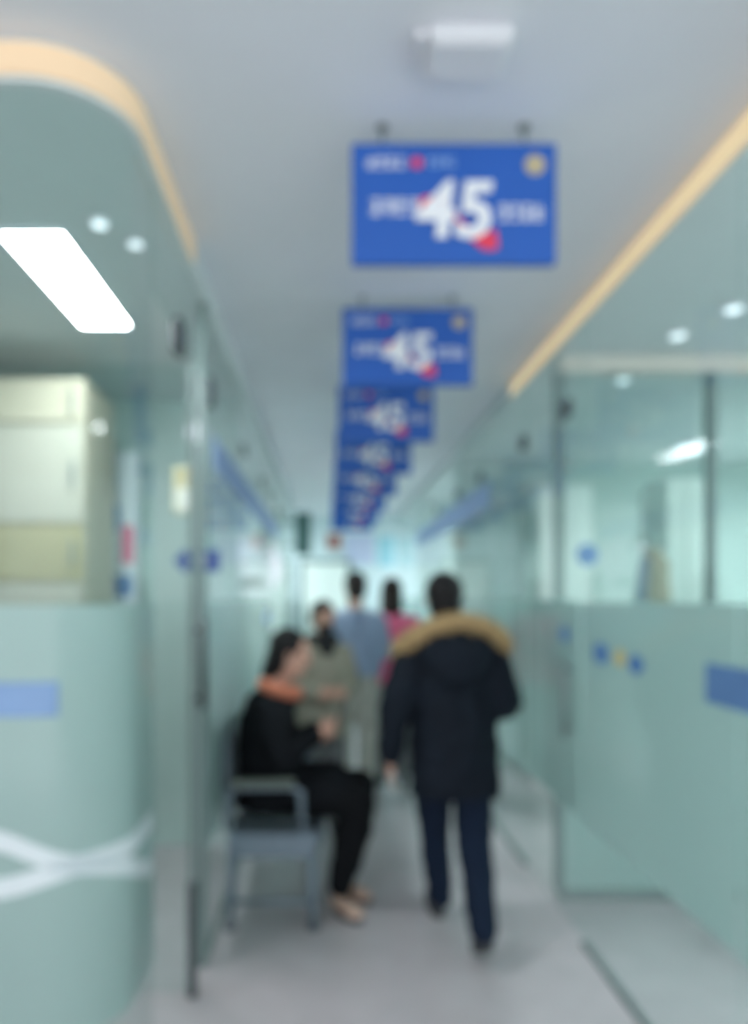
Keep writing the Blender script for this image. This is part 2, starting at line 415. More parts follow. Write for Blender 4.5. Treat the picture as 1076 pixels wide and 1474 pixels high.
downlight(-.66, 2.56, 'tiny downlight beside the oblong led panel, nearer to the doorway', .03)
t = empty('wall_lamp', (-.80, 4.615, 2.57), label='small white round wall lamp on the wall behind the door post', cat='wall lamp')
bm = bmesh.new(); add_disc(bm, (0, 0, 0), (0, -1, 0), .075, .02); link('back_plate', tomesh('back_plate', bm), M['plastic'], t)
bm = bmesh.new(); bmesh.ops.create_uvsphere(bm, u_segments=20, v_segments=12, radius=.062, matrix=Matrix.Translation((0, -.04, 0))); link('globe', tomesh('globe', bm), M['down'], t, True)

# white box on the corridor ceiling
t = empty('ceiling_device', (.335, 1.77, ZC), label='white square box fixed to the corridor ceiling before the signs', cat='ceiling box')
bm = bmesh.new(); add_box(bm, -.10, .10, -.075, .075, -.05, -.001, .018, 3); link('housing', tomesh('housing', bm), M['plastic'], t)
bm = bmesh.new(); add_box(bm, -.085, .085, -.06, .06, -.054, -.049, .002, 1); link('cover_plate', tomesh('cover_plate', bm), M['plastic'], t)
bm = bmesh.new(); add_box(bm, -.128, -.10, -.05, .055, -.03, -.001, .005, 2); link('side_bracket', tomesh('side_bracket', bm), M['plastic'], t)

# ------------------------------------------------------------------ the row of hanging signs
def text_mesh(s, size, offset=0, extr=.002):
    c = bpy.data.curves.new('t', 'FONT'); c.body = s; c.size = size; c.align_x = 'CENTER'; c.align_y = 'CENTER'
    c.extrude = extr; c.offset = offset; c.shear = .12
    o = bpy.data.objects.new('t', c); COL.objects.link(o)
    bpy.context.view_layer.update()
    dg = bpy.context.evaluated_depsgraph_get()
    me = bpy.data.meshes.new_from_object(o.evaluated_get(dg))
    bpy.data.objects.remove(o); bpy.data.curves.remove(c)
    me.transform(Matrix.Rotation(PI/2, 4, 'X'))
    return me
def glyphs(bm, x0, x1, z, h, n, rnd):
    """rows of square stroke-built characters, too small to read in the photograph"""
    w = (x1-x0)/n; s = h*.09
    for k in range(n):
        a, b = x0+k*w+w*.1, x0+(k+1)*w-w*.1
        for j in sorted(rnd.sample((0, 1, 2, 3), 3)):
            zz = z-h/2+h*(.08+.28*j); add_box(bm, a, b, -.002, 0, zz-s/2, zz+s/2)
        for j in range(2):
            xx = a+(b-a)*rnd.choice((.15, .35, .5, .65, .85)); add_box(bm, xx-s/2, xx+s/2, -.002, 0, z-h/2, z+h/2)
rnd = random.Random(3)
SW, SH, ST = .575, .338, .03
SB = bmesh.new(); add_box(SB, -SW/2, SW/2, -ST/2, ST/2, 0, SH, .004, 1); me_board = tomesh('board', SB); me_board.materials.append(M['blue'])
b_ = bmesh.new(); add_tube(b_, [(0, 0, SH), (0, 0, ZC-2.486-.001)], .004, 8); add_tube(b_, [(0, 0, ZC-2.486-.008), (0, 0, ZC-2.486-.001)], .016, 14); me_rod = tomesh('suspension_rod', b_); me_rod.materials.append(M['steel'])
me_num = text_mesh('45', .215, .006); me_num.materials.append(M['white'])
b_ = bmesh.new(); glyphs(b_, -.25, -.135, 0, .032, 4, rnd); me_t1 = tomesh('lettering', b_); me_t1.materials.append(M['white'])
b_ = bmesh.new(); glyphs(b_, -.075, .005, 0, .026, 4, rnd); me_t2 = tomesh('lettering', b_); me_t2.materials.append(M['paleblue'])
b_ = bmesh.new(); glyphs(b_, -.238, -.095, 0, .046, 4, rnd); me_t3 = tomesh('lettering', b_); me_t3.materials.append(M['white'])
b_ = bmesh.new(); glyphs(b_, .122, .252, 0, .046, 4, rnd); me_t4 = tomesh('lettering', b_); me_t4.materials.append(M['white'])
b_ = bmesh.new(); add_disc(b_, (0, 0, 0), (0, -1, 0), .028, .002); me_emb = tomesh('emblem', b_); me_emb.materials.append(M['tan_print'])
b_ = bmesh.new(); add_disc(b_, (0, 0, 0), (0, -1, 0), .016, .002); me_dot = tomesh('logo_mark', b_); me_dot.materials.append(M['red'])
b_ = bmesh.new()   # red ribbon sweeping under and across the number
up, dn = [], []
for k in range(25):
    s = k/24; x = -.098+.215*s; z = -.012-.075*s+.030*math.sin(s*PI*1.9)
    w = .010+.016*abs(math.cos(s*PI))
    up.append((x, z+w)); dn.append((x+.006, z-w))
fa = [[b_.verts.new((x, y, z)) for x, z in P] for P in (up, dn) for y in (0, -.003)]
for i in range(24):
    b_.faces.new((fa[1][i], fa[1][i+1], fa[3][i+1], fa[3][i])); b_.faces.new((fa[0][i+1], fa[0][i], fa[2][i], fa[2][i+1]))
    b_.faces.new((fa[0][i], fa[0][i+1], fa[1][i+1], fa[1][i])); b_.faces.new((fa[2][i+1], fa[2][i], fa[3][i], fa[3][i+1]))
b_.faces.new((fa[0][0], fa[1][0], fa[3][0], fa[2][0])); b_.faces.new((fa[0][-1], fa[2][-1], fa[3][-1], fa[1][-1]))
me_rib = tomesh('ribbon', b_); me_rib.materials.append(M['red'])
ordinals = ['nearest to the white ceiling box', 'second from the white ceiling box', 'third from the white ceiling box', 'fourth from the white ceiling box', 'fifth from the white ceiling box', 'sixth from the white ceiling box', 'seventh from the white ceiling box', 'last before the end wall']
for k in range(8):
    t = empty('hanging_sign', (.3575, 2.09+1.19*k, 2.486), label='blue hanging sign with white 45 and red ribbon, '+ordinals[k], cat='sign', group='blue signs hung in a row under the ceiling')
    link('board', me_board, None, t)
    for x in (-.2, .2): link('suspension_rod', me_rod, None, t).location = (x, 0, 0)
    F = -ST/2
    for nm, me, x, z, dy in (('number', me_num, -.004, SH/2-.030, -.006), ('lettering', me_t1, 0, SH/2+.112, 0), ('lettering', me_t2, 0, SH/2+.114, 0), ('lettering', me_t3, 0, SH/2-.012, 0), ('lettering', me_t4, 0, SH/2-.028, 0), ('emblem', me_emb, .226, SH/2+.106, 0), ('logo_mark', me_dot, -.105, SH/2+.112, 0), ('ribbon', me_rib, 0, SH/2-.005, -.0005)):
        link(nm, me, None, t).location = (x, F+dy, z)

# ------------------------------------------------------------------ decals and plaques on the glass
def decal_box(name, x0, x1, y0, y1, z0, z1, mat, label, cat, group=None):
    return tag(box(name, x0, x1, y0, y1, z0, z1, M[mat]), label, cat, group)
FR = XR-T/2-.003     # outer face of film on the right glass
bm = bmesh.new(); ribbon_wall(bm, [tuple(along(-.5+.59*k/30, T/2+.006)) for k in range(31)], .004, 1.262, 1.345)
tag(link('name_plaque', tomesh('name_plaque', bm), M['palep']), 'blue strip plaque on the curved frosted front glass', 'plaque')
decal_box('name_plaque', FR-.005, FR, 1.45, 2.22, 1.235, 1.352, 'rplaque', 'blue strip plaque on the long frosted glass wall by the yellow decal', 'plaque')
def oval_decal(name, x, y, z, ry, rz, mat, label, group=None):
    bm = bmesh.new(); n = 28
    a = [bm.verts.new((x, y+ry*math.cos(2*PI*k/n), z+rz*math.sin(2*PI*k/n))) for k in range(n)]
    b = [bm.verts.new((x-.002, v.co.y, v.co.z)) for v in a]
    bm.faces.new(a); bm.faces.new(b[::-1])
    for k in range(n): bm.faces.new((a[k], b[k], b[(k+1) % n], a[(k+1) % n]))
    return tag(link(name, tomesh(name, bm), M[mat]), label, 'decal', group)
bm = bmesh.new(); add_disc(bm, (1.335, 3.7915, 1.765), (0, -1, 0), .056, .002)
tag(link('door_decal', tomesh('door_decal', bm), M['plaque']), 'round blue decal on the clear glass partition above the frosting', 'decal')
oval_decal('logo_decal', FR, 3.08, 1.315, .085, .045, 'plaque', 'larger blue oval logo beside the yellow decal on the long frosted pane', 'logo on the glass wall')
oval_decal('logo_decal', FR, 2.88, 1.312, .055, .034, 'yellow', 'yellow oval decal between two blue ones', 'logo on the glass wall')
oval_decal('logo_decal', FR, 2.73, 1.30, .065, .036, 'plaque', 'smaller blue logo between the yellow decal and the strip plaque', 'logo on the glass wall')
oval_decal('door_decal', XR-.0095, 3.55, 1.37, .07, .04, 'plaque', 'faint blue oval decal on the frosted glass door')
FLX = XL+T/2+.003
t = empty('leaf_poster', (-.76, 7.598, 1.62), label='pale round poster with dark green leaf print seen through the glass', cat='poster')
bm = bmesh.new(); add_disc(bm, (0, 0, .24), (0, -1, 0), .30, .004); link('backing', tomesh('backing', bm), M['paper'], t)
bm = bmesh.new()
for k in range(5):
    a = PI*(.1+.2*k); p = [(0.0, 0), (.03, .045), (0, .12), (-.03, .045)]
    vs = [bm.verts.new(((q[0]*math.sin(a)+q[1]*math.cos(a))*1.5, -.006, .03+1.5*(q[1]*math.sin(a)*.8-q[0]*math.cos(a)))) for q in p]
    bm.faces.new(vs)
link('leaf_print', tomesh('leaf_print', bm), M['green'], t)
bm = bmesh.new(); add_box(bm, FLX, FLX+.003, 6.1, 6.75, 1.33, 1.42)
tag(link('blue_notice', tomesh('blue_notice', bm), M['plaque']), 'small pale blue notice on the glass above the seated person', 'notice')
# small plates that stick out from the left door post
t = empty('projecting_plate', (XL+.02, 3.1, 1.70), label='dark blue arrow plate sticking out from the door post', cat='sign')
bm = bmesh.new(); add_prism(bm, [(-.14, .0), (-.10, .045), (.05, .045), (.05, -.045), (-.10, -.045)], -.012, .012)
me = tomesh('plate', bm); me.transform(Matrix.Rotation(PI/2, 4, 'X')); link('plate', me, M['navy'], t)
bm = bmesh.new(); add_box(bm, -.03, .0, -.02, .02, -.02, .02, .004); link('bracket', tomesh('bracket', bm), M['steel'], t)
t = empty('notice_frame', (-.60, 3.14, 1.90), label='small tan framed notice beside the door post over the arrow plate', cat='notice')
bm = bmesh.new(); add_box(bm, -.05, .05, -.008, .008, 0, .2, .004, 1); link('frame', tomesh('frame', bm), M['tan_print'], t)
bm = bmesh.new(); add_box(bm, -.04, .04, -.011, -.008, .012, .11); link('sheet', tomesh('sheet', bm), M['fascia'], t)

# green blade sign and end wall
t = empty('blade_sign', (-.30, 9.4, 0), label='dark green projecting sign high on the corridor wall', cat='sign')
bm = bmesh.new(); add_box(bm, -.10, .10, -.04, .04, 2.08, 2.62, .008); link('panel', tomesh('panel', bm), M['green'], t)
for z in (2.2, 2.5): box('wall_bracket', -.21, -.10, -.012, .012, z-.012, z+.012, M['darksteel'], t)
t = empty('end_door', (-.02, YE, 0), label='pale double door in the end wall of the corridor', cat='door')
for s in (-1, 1):
    bm = bmesh.new(); add_box(bm, min(0, s*.36)+.004, max(0, s*.36)-.004, -.04, -.001, .01, 2.1, .004, 1); lf = link('door_leaf', tomesh('door_leaf', bm), M['white_lam'], t)
    bm = bmesh.new(); add_box(bm, s*.05-.008, s*.05+.008, -.075, -.04, .95, 1.15, .003, 1); link('handle', tomesh('handle', bm), M['steel'], lf)
bm = bmesh.new(); add_box(bm, -.42, -.362, -.05, -.001, 0, 2.16); add_box(bm, .362, .42, -.05, -.001, 0, 2.16); add_box(bm, -.362, .362, -.05, -.001, 2.1, 2.16); link('door_frame', tomesh('door_frame', bm), M['rail'], t)
tag(box('alarm_box', .02, .22, YE-.06, YE-.001, 2.34, 2.58, pbr('alarm_red', (168, 104, 96), .5), None, .01), 'red alarm box on the end wall above the double door', 'alarm box')
tag(box('end_poster', .30, .78, YE-.012, YE-.001, 2.08, 2.58, pbr('lilac_poster', (196, 200, 226), .7), None, .002, 1), 'lilac poster on the end wall next to the red alarm box', 'poster')
tag(box('end_poster', .84, 1.12, YE-.012, YE-.001, 2.05, 2.55, pbr('aqua_poster', (160, 206, 220), .7), None, .002, 1), 'aqua poster on the end wall beside the lilac poster', 'poster')

# ------------------------------------------------------------------ furniture of the side rooms
def cupboard(name, loc, w, d, h, label, mats, rows, handles=True):
    t = empty(name, loc, label=label, cat='cupboard')
    bm = bmesh.new(); add_box(bm, -w/2, w/2, 0, d, 0, h, .004, 1); link('body', tomesh('body', bm), M[mats[0]], t)
    n = max(2, round(w/.55))
    for r, (z0, z1, mt) in enumerate(rows):
        for k in range(n):
            a = -w/2+w*k/n; b = -w/2+w*(k+1)/n
            bm = bmesh.new(); add_box(bm, a+.006, b-.006, -.02, -.001, z0+.006, z1-.006, .003, 1)
            dr = link('door', tomesh('door', bm), M[mt], t)
            if handles:
                hx = b-.05 if k % 2 == 0 else a+.05
                bm = bmesh.new(); add_box(bm, hx-.006, hx+.006, -.045, -.02, (z0+z1)/2-.06, (z0+z1)/2+.06, .003, 1)
                link('handle', tomesh('handle', bm), M['steel'], dr)
    return t
cupboard('tall_cupboard', (-2.02, 3.55, 0), 1.72, .5, 2.6, 'tall cream cupboard with olive middle doors behind the curved glass', ('cupboard', 'cupboard2'),
         ((.1, 1.62, 'cupboard3'), (1.62, 1.90, 'cupboard2'), (1.90, 2.38, 'cupboard3'), (2.38, 2.58, 'cupboard')))
t = empty('roll_up_banner', (-1.22, 4.45, 0), label='narrow white banner on a stand beside the cream cupboard', cat='banner')
bm = bmesh.new(); add_box(bm, -.09, .09, -.004, .004, .06, 2.42); bn = link('sheet', tomesh('sheet', bm), M['paper'], t)
for z0, z1, x0, x1, mt in ((1.95, 2.10, -.08, -.02, 'paleblue'), (1.75, 1.98, -.01, .06, 'pink'), (1.55, 1.68, -.07, .05, 'plaque')):
    bm = bmesh.new(); add_box(bm, x0, x1, -.006, -.004, z0, z1); link('print_block', tomesh('print_block', bm), M[mt], bn)
bm = bmesh.new(); add_box(bm, -.11, .11, -.05, .05, 0, .06, .008); link('base', tomesh('base', bm), M['steel'], t)
cupboard('white_wardrobe', (2.03, 6.30, 0), .46, .45, 2.5, 'white wardrobe seen through the glass beyond the blue round decal', ('white_lam', 'white_lam'), ((.1, 2.48, 'white_lam'),))
cupboard('white_cabinet', (2.42, 5.0, 0), .27, .4, 2.35, 'white cabinet beyond the partition next to the hanging jacket', ('white_lam', 'white_lam'), ((.1, 2.33, 'white_lam'),))
cupboard('white_locker', (2.55, 9.0, 0), .5, .4, 2.5, 'white locker in the room under the blue header band', ('white_lam', 'white_lam'), ((.1, 2.48, 'white_lam'),))
# coat stand with a jacket, in the room beyond the partition
t = empty('coat_stand', (1.955, 4.55, 0), label='thin steel coat stand behind the glass partition', cat='coat stand')
tube('pole', [(0, 0, .02), (0, 0, 1.92)], .014, M['steel'], t)
bm = bmesh.new(); add_tube(bm, [(0, 0, 0), (0, 0, .025)], .15, 28); link('base', tomesh('base', bm), M['darksteel'], t)
bm = bmesh.new()
for s in (-1, 1): add_tube(bm, [(0, 0, 1.86), (s*.06, -.05, 1.84), (s*.1, -.08, 1.88)], .008, 8)
link('hook', tomesh('hook', bm), M['steel'], t)

# ------------------------------------------------------------------ bodies: tapered limbs fused into one skin
def ico(bm, c, rx, ry, rz, R=None, seg=18, rings=12):
    m = Matrix.Translation(Vector(c)) @ (R.to_4x4() if R is not None else Matrix.Identity(4)) @ Matrix.Diagonal((rx, ry, rz, 1))
    bmesh.ops.create_uvsphere(bm, u_segments=seg, v_segments=rings, radius=1, matrix=m)
def cap(bm, a, ra, b, rb, seg=14):
    a, b = Vector(a), Vector(b); d, u, v = basis(b-a); n = seg
    r1 = [bm.verts.new(a+(u*math.cos(2*PI*k/n)+v*math.sin(2*PI*k/n))*ra) for k in range(n)]
    r2 = [bm.verts.new(b+(u*math.cos(2*PI*k/n)+v*math.sin(2*PI*k/n))*rb) for k in range(n)]
    for k in range(n): bm.faces.new((r1[k], r1[(k+1) % n], r2[(k+1) % n], r2[k]))
    bm.faces.new(r1[::-1]); bm.faces.new(r2)
    ico(bm, a, ra, ra, ra, None, n, 8); ico(bm, b, rb, rb, rb, None, n, 8)
def chain(bm, pts):
    for (a, ra), (b, rb) in zip(pts, pts[1:]): cap(bm, a, ra, b, rb)
def loft(bm, rings, n=28):
    """rings: (centre, half width vector, half depth vector) stacked into a closed form"""
    R = []
    for c, u, v in rings:
        c, u, v = Vector(c), Vector(u), Vector(v)
        R.append([bm.verts.new(c+u*math.cos(2*PI*k/n)+v*math.sin(2*PI*k/n)) for k in range(n)])
    for a, b in zip(R, R[1:]):
        for k in range(n): bm.faces.new((a[k], a[(k+1) % n], b[(k+1) % n], b[k]))
    bm.faces.new(R[0][::-1]); bm.faces.new(R[-1])
TEX = {}
def clouds(size):
    if size not in TEX:
        t = bpy.data.textures.new('clouds', 'CLOUDS'); t.noise_scale = size; t.noise_depth = 2; TEX[size] = t
    return TEX[size]
def fuse(name, bm, mat, parent, voxel=.01, smooth=6, disp=0, dscale=.08):
    bmesh.ops.recalc_face_normals(bm, faces=bm.faces)
    me = bpy.data.meshes.new(name); bm.to_mesh(me); bm.free()
    o = bpy.data.objects.new(name, me); COL.objects.link(o)
    r = o.modifiers.new('r', 'REMESH'); r.mode = 'VOXEL'; r.voxel_size = voxel
    s = o.modifiers.new('s', 'SMOOTH'); s.factor = .5; s.iterations = smooth
    if disp:
        d = o.modifiers.new('d', 'DISPLACE'); d.texture = clouds(dscale); d.strength = disp; d.mid_level = .5
    dg = bpy.context.evaluated_depsgraph_get(); dg.update()
    m2 = bpy.data.meshes.new_from_object(o.evaluated_get(dg)); m2.name = name
    bpy.data.objects.remove(o); bpy.data.meshes.remove(me)
    return link(name, m2, mat, parent, True)
def head_frame(f, u=(0, 0, 1)):
    f = Vector(f).normalized(); r = f.cross(Vector(u)).normalized(); u = r.cross(f).normalized()
    return f, r, u, Matrix((r, f, u)).transposed()
def head(bm, c, f, k=1.0):
    c = Vector(c); f, r, u, R = head_frame(f)
    P = lambda a, b, d: c + (r*a+f*b+u*d)*k
    ico(bm, P(0, -.012, .028), .074*k, .094*k, .084*k, R)
    ico(bm, P(0, .026, -.028), .060*k, .060*k, .086*k, R)
    ico(bm, P(0, .066, -.094), .024*k, .022*k, .020*k, R)
    for s in (-1, 1):
        cap(bm, P(s*.054, .0, -.055), .018*k, P(s*.016, .066, -.092), .018*k)
        ico(bm, P(s*.077, -.008, -.005), .009*k, .021*k, .031*k, R)
        cap(bm, P(s*.012, .086, .026), .010*k, P(s*.045, .070, .026), .009*k)
        ico(bm, P(s*.038, .066, -.025), .020*k, .018*k, .020*k, R)
        ico(bm, P(s*.010, .099, -.026), .008*k, .008*k, .007*k, R)
    cap(bm, P(0, .086, .018), .008*k, P(0, .104, -.022), .012*k)
    cap(bm, P(-.020, .082, -.054), .007*k, P(.020, .082, -.054), .007*k)
    cap(bm, P(-.017, .081, -.064), .007*k, P(.017, .081, -.064), .007*k)
    return P
def eyes(c, f, parent, k=1.0):
    c = Vector(c); f, r, u, R = head_frame(f)
    for s in (-1, 1):
        bm = bmesh.new(); ico(bm, c+(r*s*.031+f*.076+u*.006)*k, .013*k, .010*k, .008*k, R)
        link('eye', tomesh('eye', bm), M['eye'], parent, True)
def hand(bm, w, d, nrm, side, curl=.5, k=1.0):
    """w wrist, d direction of the fingers, nrm the way the palm faces, side where the thumb leaves"""
    w = Vector(w); d = Vector(d).normalized(); nrm = Vector(nrm).normalized(); s = Vector(side).normalized()
    cap(bm, w, .022*k, w+d*.04*k+s*.012*k, .020*k); cap(bm, w, .022*k, w+d*.04*k-s*.014*k, .018*k)
    for i, (o, l) in enumerate(((.028, .070), (.010, .080), (-.009, .074), (-.027, .058))):
        a = w+d*.075*k+s*o*k; cap(bm, w+d*.03*k+s*o*.8*k, .015*k, a, .011*k, 10)
        dd = (d+nrm*curl*.5).normalized(); b = a+dd*l*.45*k; cap(bm, a, .0095*k, b, .0085*k, 8)
        d2 = (d*(1-curl*.5)+nrm*curl*1.2).normalized(); c = b+d2*l*.33*k; cap(bm, b, .0085*k, c, .008*k, 8)
        d3 = (d*(1-curl)+nrm*curl*1.6).normalized(); cap(bm, c, .008*k, c+d3*l*.24*k, .007*k, 8)
    a = w+d*.022*k+s*.026*k; b = a+(d*.7+s*.8+nrm*.3).normalized()*.034*k; cap(bm, a, .014*k, b, .011*k, 8)
    cap(bm, b, .011*k, b+(d+s*.2+nrm*.5).normalized()*.030*k, .009*k, 8)
def shoe(heel, toe, up, parent, mat='shoe', sole='sole', k=1.0):
    h, t_ = Vector(heel), Vector(toe); d = (t_-h).normalized(); up = Vector(up).normalized()
    r = d.cross(up).normalized(); u = r.cross(d).normalized(); R = Matrix((r, d, u)).transposed()
    L = (t_-h).length
    bm = bmesh.new()
    ico(bm, h+d*.04*k+u*.045*k, .036*k, .045*k, .045*k, R); ico(bm, h+d*L*.52+u*.034*k, .040*k, L*.30, .034*k, R)
    ico(bm, h+d*(L-.055*k)+u*.028*k, .044*k, .055*k, .028*k, R); cap(bm, h+d*.05*k+u*.05*k, .036*k, h+d*.045*k+u*.10*k, .034*k)
    s = fuse('shoe', bm, M[mat], parent, .007, 3)
    bm = bmesh.new(); pts = []
    for kk in range(20):
        a = 2*PI*kk/20; y = L/2-L/2*math.cos(a)
        wdt = (.034+.012*max(0, (y/L-.35)))*k
        pts.append(h+d*y+r*math.sin(a)*wdt*1.15)
    lo = [bm.verts.new(p-u*.008*k) for p in pts]; hi = [bm.verts.new(p+u*.014*k) for p in pts]
    for kk in range(20): bm.faces.new((lo[kk], lo[(kk+1) % 20], hi[(kk+1) % 20], hi[kk]))
    bm.faces.new(lo[::-1]); bm.faces.new(hi)
    link('shoe_sole', tomesh('shoe_sole', bm), M[sole], s)
    return s
V = Vector

# ---- the walker in the parka: seen from behind, facing along the corridor
O = V((.575, 3.40, 0))
p = empty('person', O, label='person in dark parka with tan fur trimmed hood walking away', cat='person')
HC = V((-.035, .03, 1.535)); HF = V((.06, 1, -.08))
bm = bmesh.new(); head(bm, HC, HF, .96)
cap(bm, (-.03, -.005, 1.36), .056, (-.035, .01, 1.46), .052)
loft(bm, [((0, 0, .80), (.15, 0, 0), (0, .10, 0)), ((0, 0, .95), (.145, 0, 0), (0, .10, 0)), ((0, 0, 1.15), (.15, 0, 0), (0, .10, 0)), ((0, 0, 1.30), (.16, 0, 0), (0, .09, 0)), ((-.02, 0, 1.38), (.06, 0, 0), (0, .06, 0))])
LW, RW = V((-.285, -.03, .80)), V((.13, .26, 1.13))
LE, RE = V((-.265, -.05, 1.06)), V((.235, -.04, 1.07))
chain(bm, [((-.17, 0, 1.29), .055), (LE, .042), (LW, .028)])
chain(bm, [((.17, 0, 1.29), .055), (RE, .042), (RW, .028)])
hand(bm, LW, (0, .1, -1), (1, 0, 0), (0, 1, 0), .35, .95); hand(bm, RW, (-.4, .8, .3), (-.6, 0, .3), (0, .2, 1), .6, .95)
LK, LA = V((-.06, .16, .46)), V((-.025, .20, .09)); RK, RA = V((.09, -.04, .46)), V((.08, -.32, .135))
chain(bm, [((-.075, 0, .82), .085), (LK, .055), (LA, .036)]); chain(bm, [((.085, 0, .82), .085), (RK, .055), (RA, .036)])
fuse('body', bm, M['skin'], p, .007, 4)
bm = bmesh.new()
ico(bm, HC+V((0, -.022, .035)), .088, .104, .098); ico(bm, HC+V((0, -.045, -.02)), .080, .075, .075)
fuse('hair', bm, M['hair'], p, .008, 3, .012, .02)
bm = bmesh.new()
loft(bm, [((.015, -.005, .645), (.205, 0, 0), (0, .15, 0)), ((.015, -.005, .70), (.208, 0, 0), (0, .155, 0)), ((.01, 0, .90), (.20, 0, 0), (0, .16, 0)), ((.005, 0, 1.08), (.20, 0, 0), (0, .155, 0)), ((0, 0, 1.20), (.21, 0, 0), (0, .15, 0)), ((0, 0, 1.30), (.20, 0, 0), (0, .135, 0)), ((-.01, 0, 1.36), (.14, 0, 0), (0, .115, 0)), ((-.02, 0, 1.41), (.09, 0, 0), (0, .09, 0))])
chain(bm, [((-.165, 0, 1.275), .095), ((-.22, -.04, 1.16), .088), (LE, .078), ((-.275, -.045, .98), .066), ((-.28, -.035, .86), .062), (LW+V((0, 0, .03)), .054)])
chain(bm, [((.165, 0, 1.275), .095), ((.205, -.03, 1.16), .088), (RE, .078), ((.20, .10, 1.09), .066), (RW+V((.02, -.03, 0)), .052)])
coat = fuse('parka', bm, M['parka'], p, .011, 4, .030, .08)
bm = bmesh.new()   # hood pouch lying on the back
ico(bm, (0, -.135, 1.30), .165, .075, .13); ico(bm, (0, -.15, 1.24), .12, .06, .10)
cap(bm, (-.14, -.06, 1.34), .06, (0, -.11, 1.39), .055); cap(bm, (.14, -.06, 1.34), .06, (0, -.11, 1.39), .055)
hood = fuse('hood', bm, M['parka'], coat, .011, 6, .014, .07)
FP = [V(q) for q in ((-.245, .03, 1.285), (-.225, -.05, 1.335), (-.165, -.12, 1.385), (-.085, -.155, 1.425), (0, -.165, 1.44), (.085, -.155, 1.43), (.165, -.12, 1.395), (.22, -.05, 1.345), (.235, .03, 1.295))]
bm = bmesh.new(); chain(bm, [(q, .038) for q in FP])
rnd = random.Random(11)
core_me = fuse('fur_trim', bm, M['fur'], coat, .010, 3, .02, .02)
bm = bmesh.new()
for k in range(3600):
    s = rnd.random()*(len(FP)-1); i = min(int(s), len(FP)-2); c = FP[i].lerp(FP[i+1], s-i)
    d, u, v = basis(FP[i+1]-FP[i]); a = rnd.random()*2*PI
    n = u*math.cos(a)+v*math.sin(a); q = c+n*.032
    tip = q+(n+V((rnd.uniform(-.5, .5), rnd.uniform(-.5, .5), rnd.uniform(-.7, .3))))*rnd.uniform(.014, .028)
    e1 = d*.0022; e2 = n.cross(d)*.0022
    w3 = [bm.verts.new(q+e1), bm.verts.new(q-e1*.5+e2), bm.verts.new(q-e1*.5-e2)]; tv = bm.verts.new(tip)
    for a_, b_ in ((0, 1), (1, 2), (2, 0)): bm.faces.new((w3[a_], w3[b_], tv))
f_ = link('fur_tufts', tomesh('fur_tufts', bm), M['fur'], coat); f_['kind'] = 'stuff'
bm = bmesh.new()
chain(bm, [((-.085, 0, .80), .105), ((-.075, .09, .62), .090), (LK, .080), ((-.045, .18, .28), .070), (LA+V((0, -.01, .01)), .062)])
chain(bm, [((.09, 0, .80), .105), ((.092, -.01, .62), .092), (RK, .082), ((.085, -.18, .30), .072), (RA+V((0, .01, .02)), .062)])
fuse('trousers', bm, M['trousers'], p, .011, 4, .018, .07)
shoe((-.03, .15, .01), (-.04, .41, .01), (0, 0, 1), p)
shoe((.09, -.37, .115), (.08, -.20, .012), (0, .55, .83), p)

# ---- seated person in black, profile turned to the corridor
O = V((-.27, 3.74, 0))
p = empty('person', O, label='person in black sitting on the metal bench and looking down', cat='person')
HC = V((.095, -.02, 1.265)); HF = V((1, -.22, -.28))
bm = bmesh.new(); head(bm, HC, HF, .98)
cap(bm, (0, 0, 1.06), .052, (.06, -.01, 1.19), .05)
loft(bm, [((-.02, 0, .545), (0, .13, 0), (.09, 0, 0)), ((-.05, 0, .65), (0, .14, 0), (.10, 0, 0)), ((-.04, 0, .85), (0, .145, 0), (.10, 0, 0)), ((-.01, 0, 1.0), (0, .16, 0), (.09, 0, 0)), ((.01, 0, 1.08), (0, .06, 0), (.05, 0, 0))])
NE, NW = V((.06, -.235, .775)), V((.225, -.09, .86)); FE, FW = V((.07, .20, .775)), V((.23, .06, .86))
chain(bm, [((-.01, -.17, 1.0), .050), (NE, .040), (NW, .027)]); chain(bm, [((-.01, .17, 1.0), .050), (FE, .040), (FW, .027)])
hand(bm, NW, (.8, .35, .3), (-.2, .6, .5), (0, .1, 1), .6, .95); hand(bm, FW, (.8, -.35, .3), (-.2, -.6, .5), (0, -.1, 1), .6, .95)
NK, NA = V((.42, -.11, .55)), V((.335, -.10, .10)); FK, FA = V((.44, .10, .57)), V((.36, .10, .10))
chain(bm, [((-.02, -.09, .575), .075), (NK, .055), (NA, .036)]); chain(bm, [((-.02, .09, .575), .075), (FK, .055), (FA, .036)])
body = fuse('body', bm, M['skin'], p, .0065, 3); eyes(HC, HF, p, .98)
bm = bmesh.new()
f, r, u, R = head_frame(HF)
ico(bm, HC-f*.030+u*.036, .086, .098, .090, R); ico(bm, HC-f*.062-u*.02, .080, .060, .085, R)
cap(bm, HC-f*.06-u*.02, .065, HC-f*.075-u*.13, .055)
for s in (-1, 1): cap(bm, HC+r*s*.062-f*.02+u*.02, .030, HC+r*s*.066-f*.035-u*.10, .022)
fuse('hair', bm, M['hair'], p, .008, 3, .012, .02)
bm = bmesh.new()
loft(bm, [((-.03, 0, .50), (0, .20, 0), (.155, 0, 0)), ((-.03, 0, .62), (0, .20, 0), (.15, 0, 0)), ((-.03, 0, .80), (0, .195, 0), (.15, 0, 0)), ((-.025, 0, .94), (0, .20, 0), (.145, 0, 0)), ((-.01, 0, 1.03), (0, .17, 0), (.125, 0, 0)), ((.01, 0, 1.08), (0, .10, 0), (.09, 0, 0))])
chain(bm, [((-.01, -.165, .985), .085), ((.02, -.215, .88), .080), (NE, .070), (NW+V((-.02, -.01, 0)), .048)])
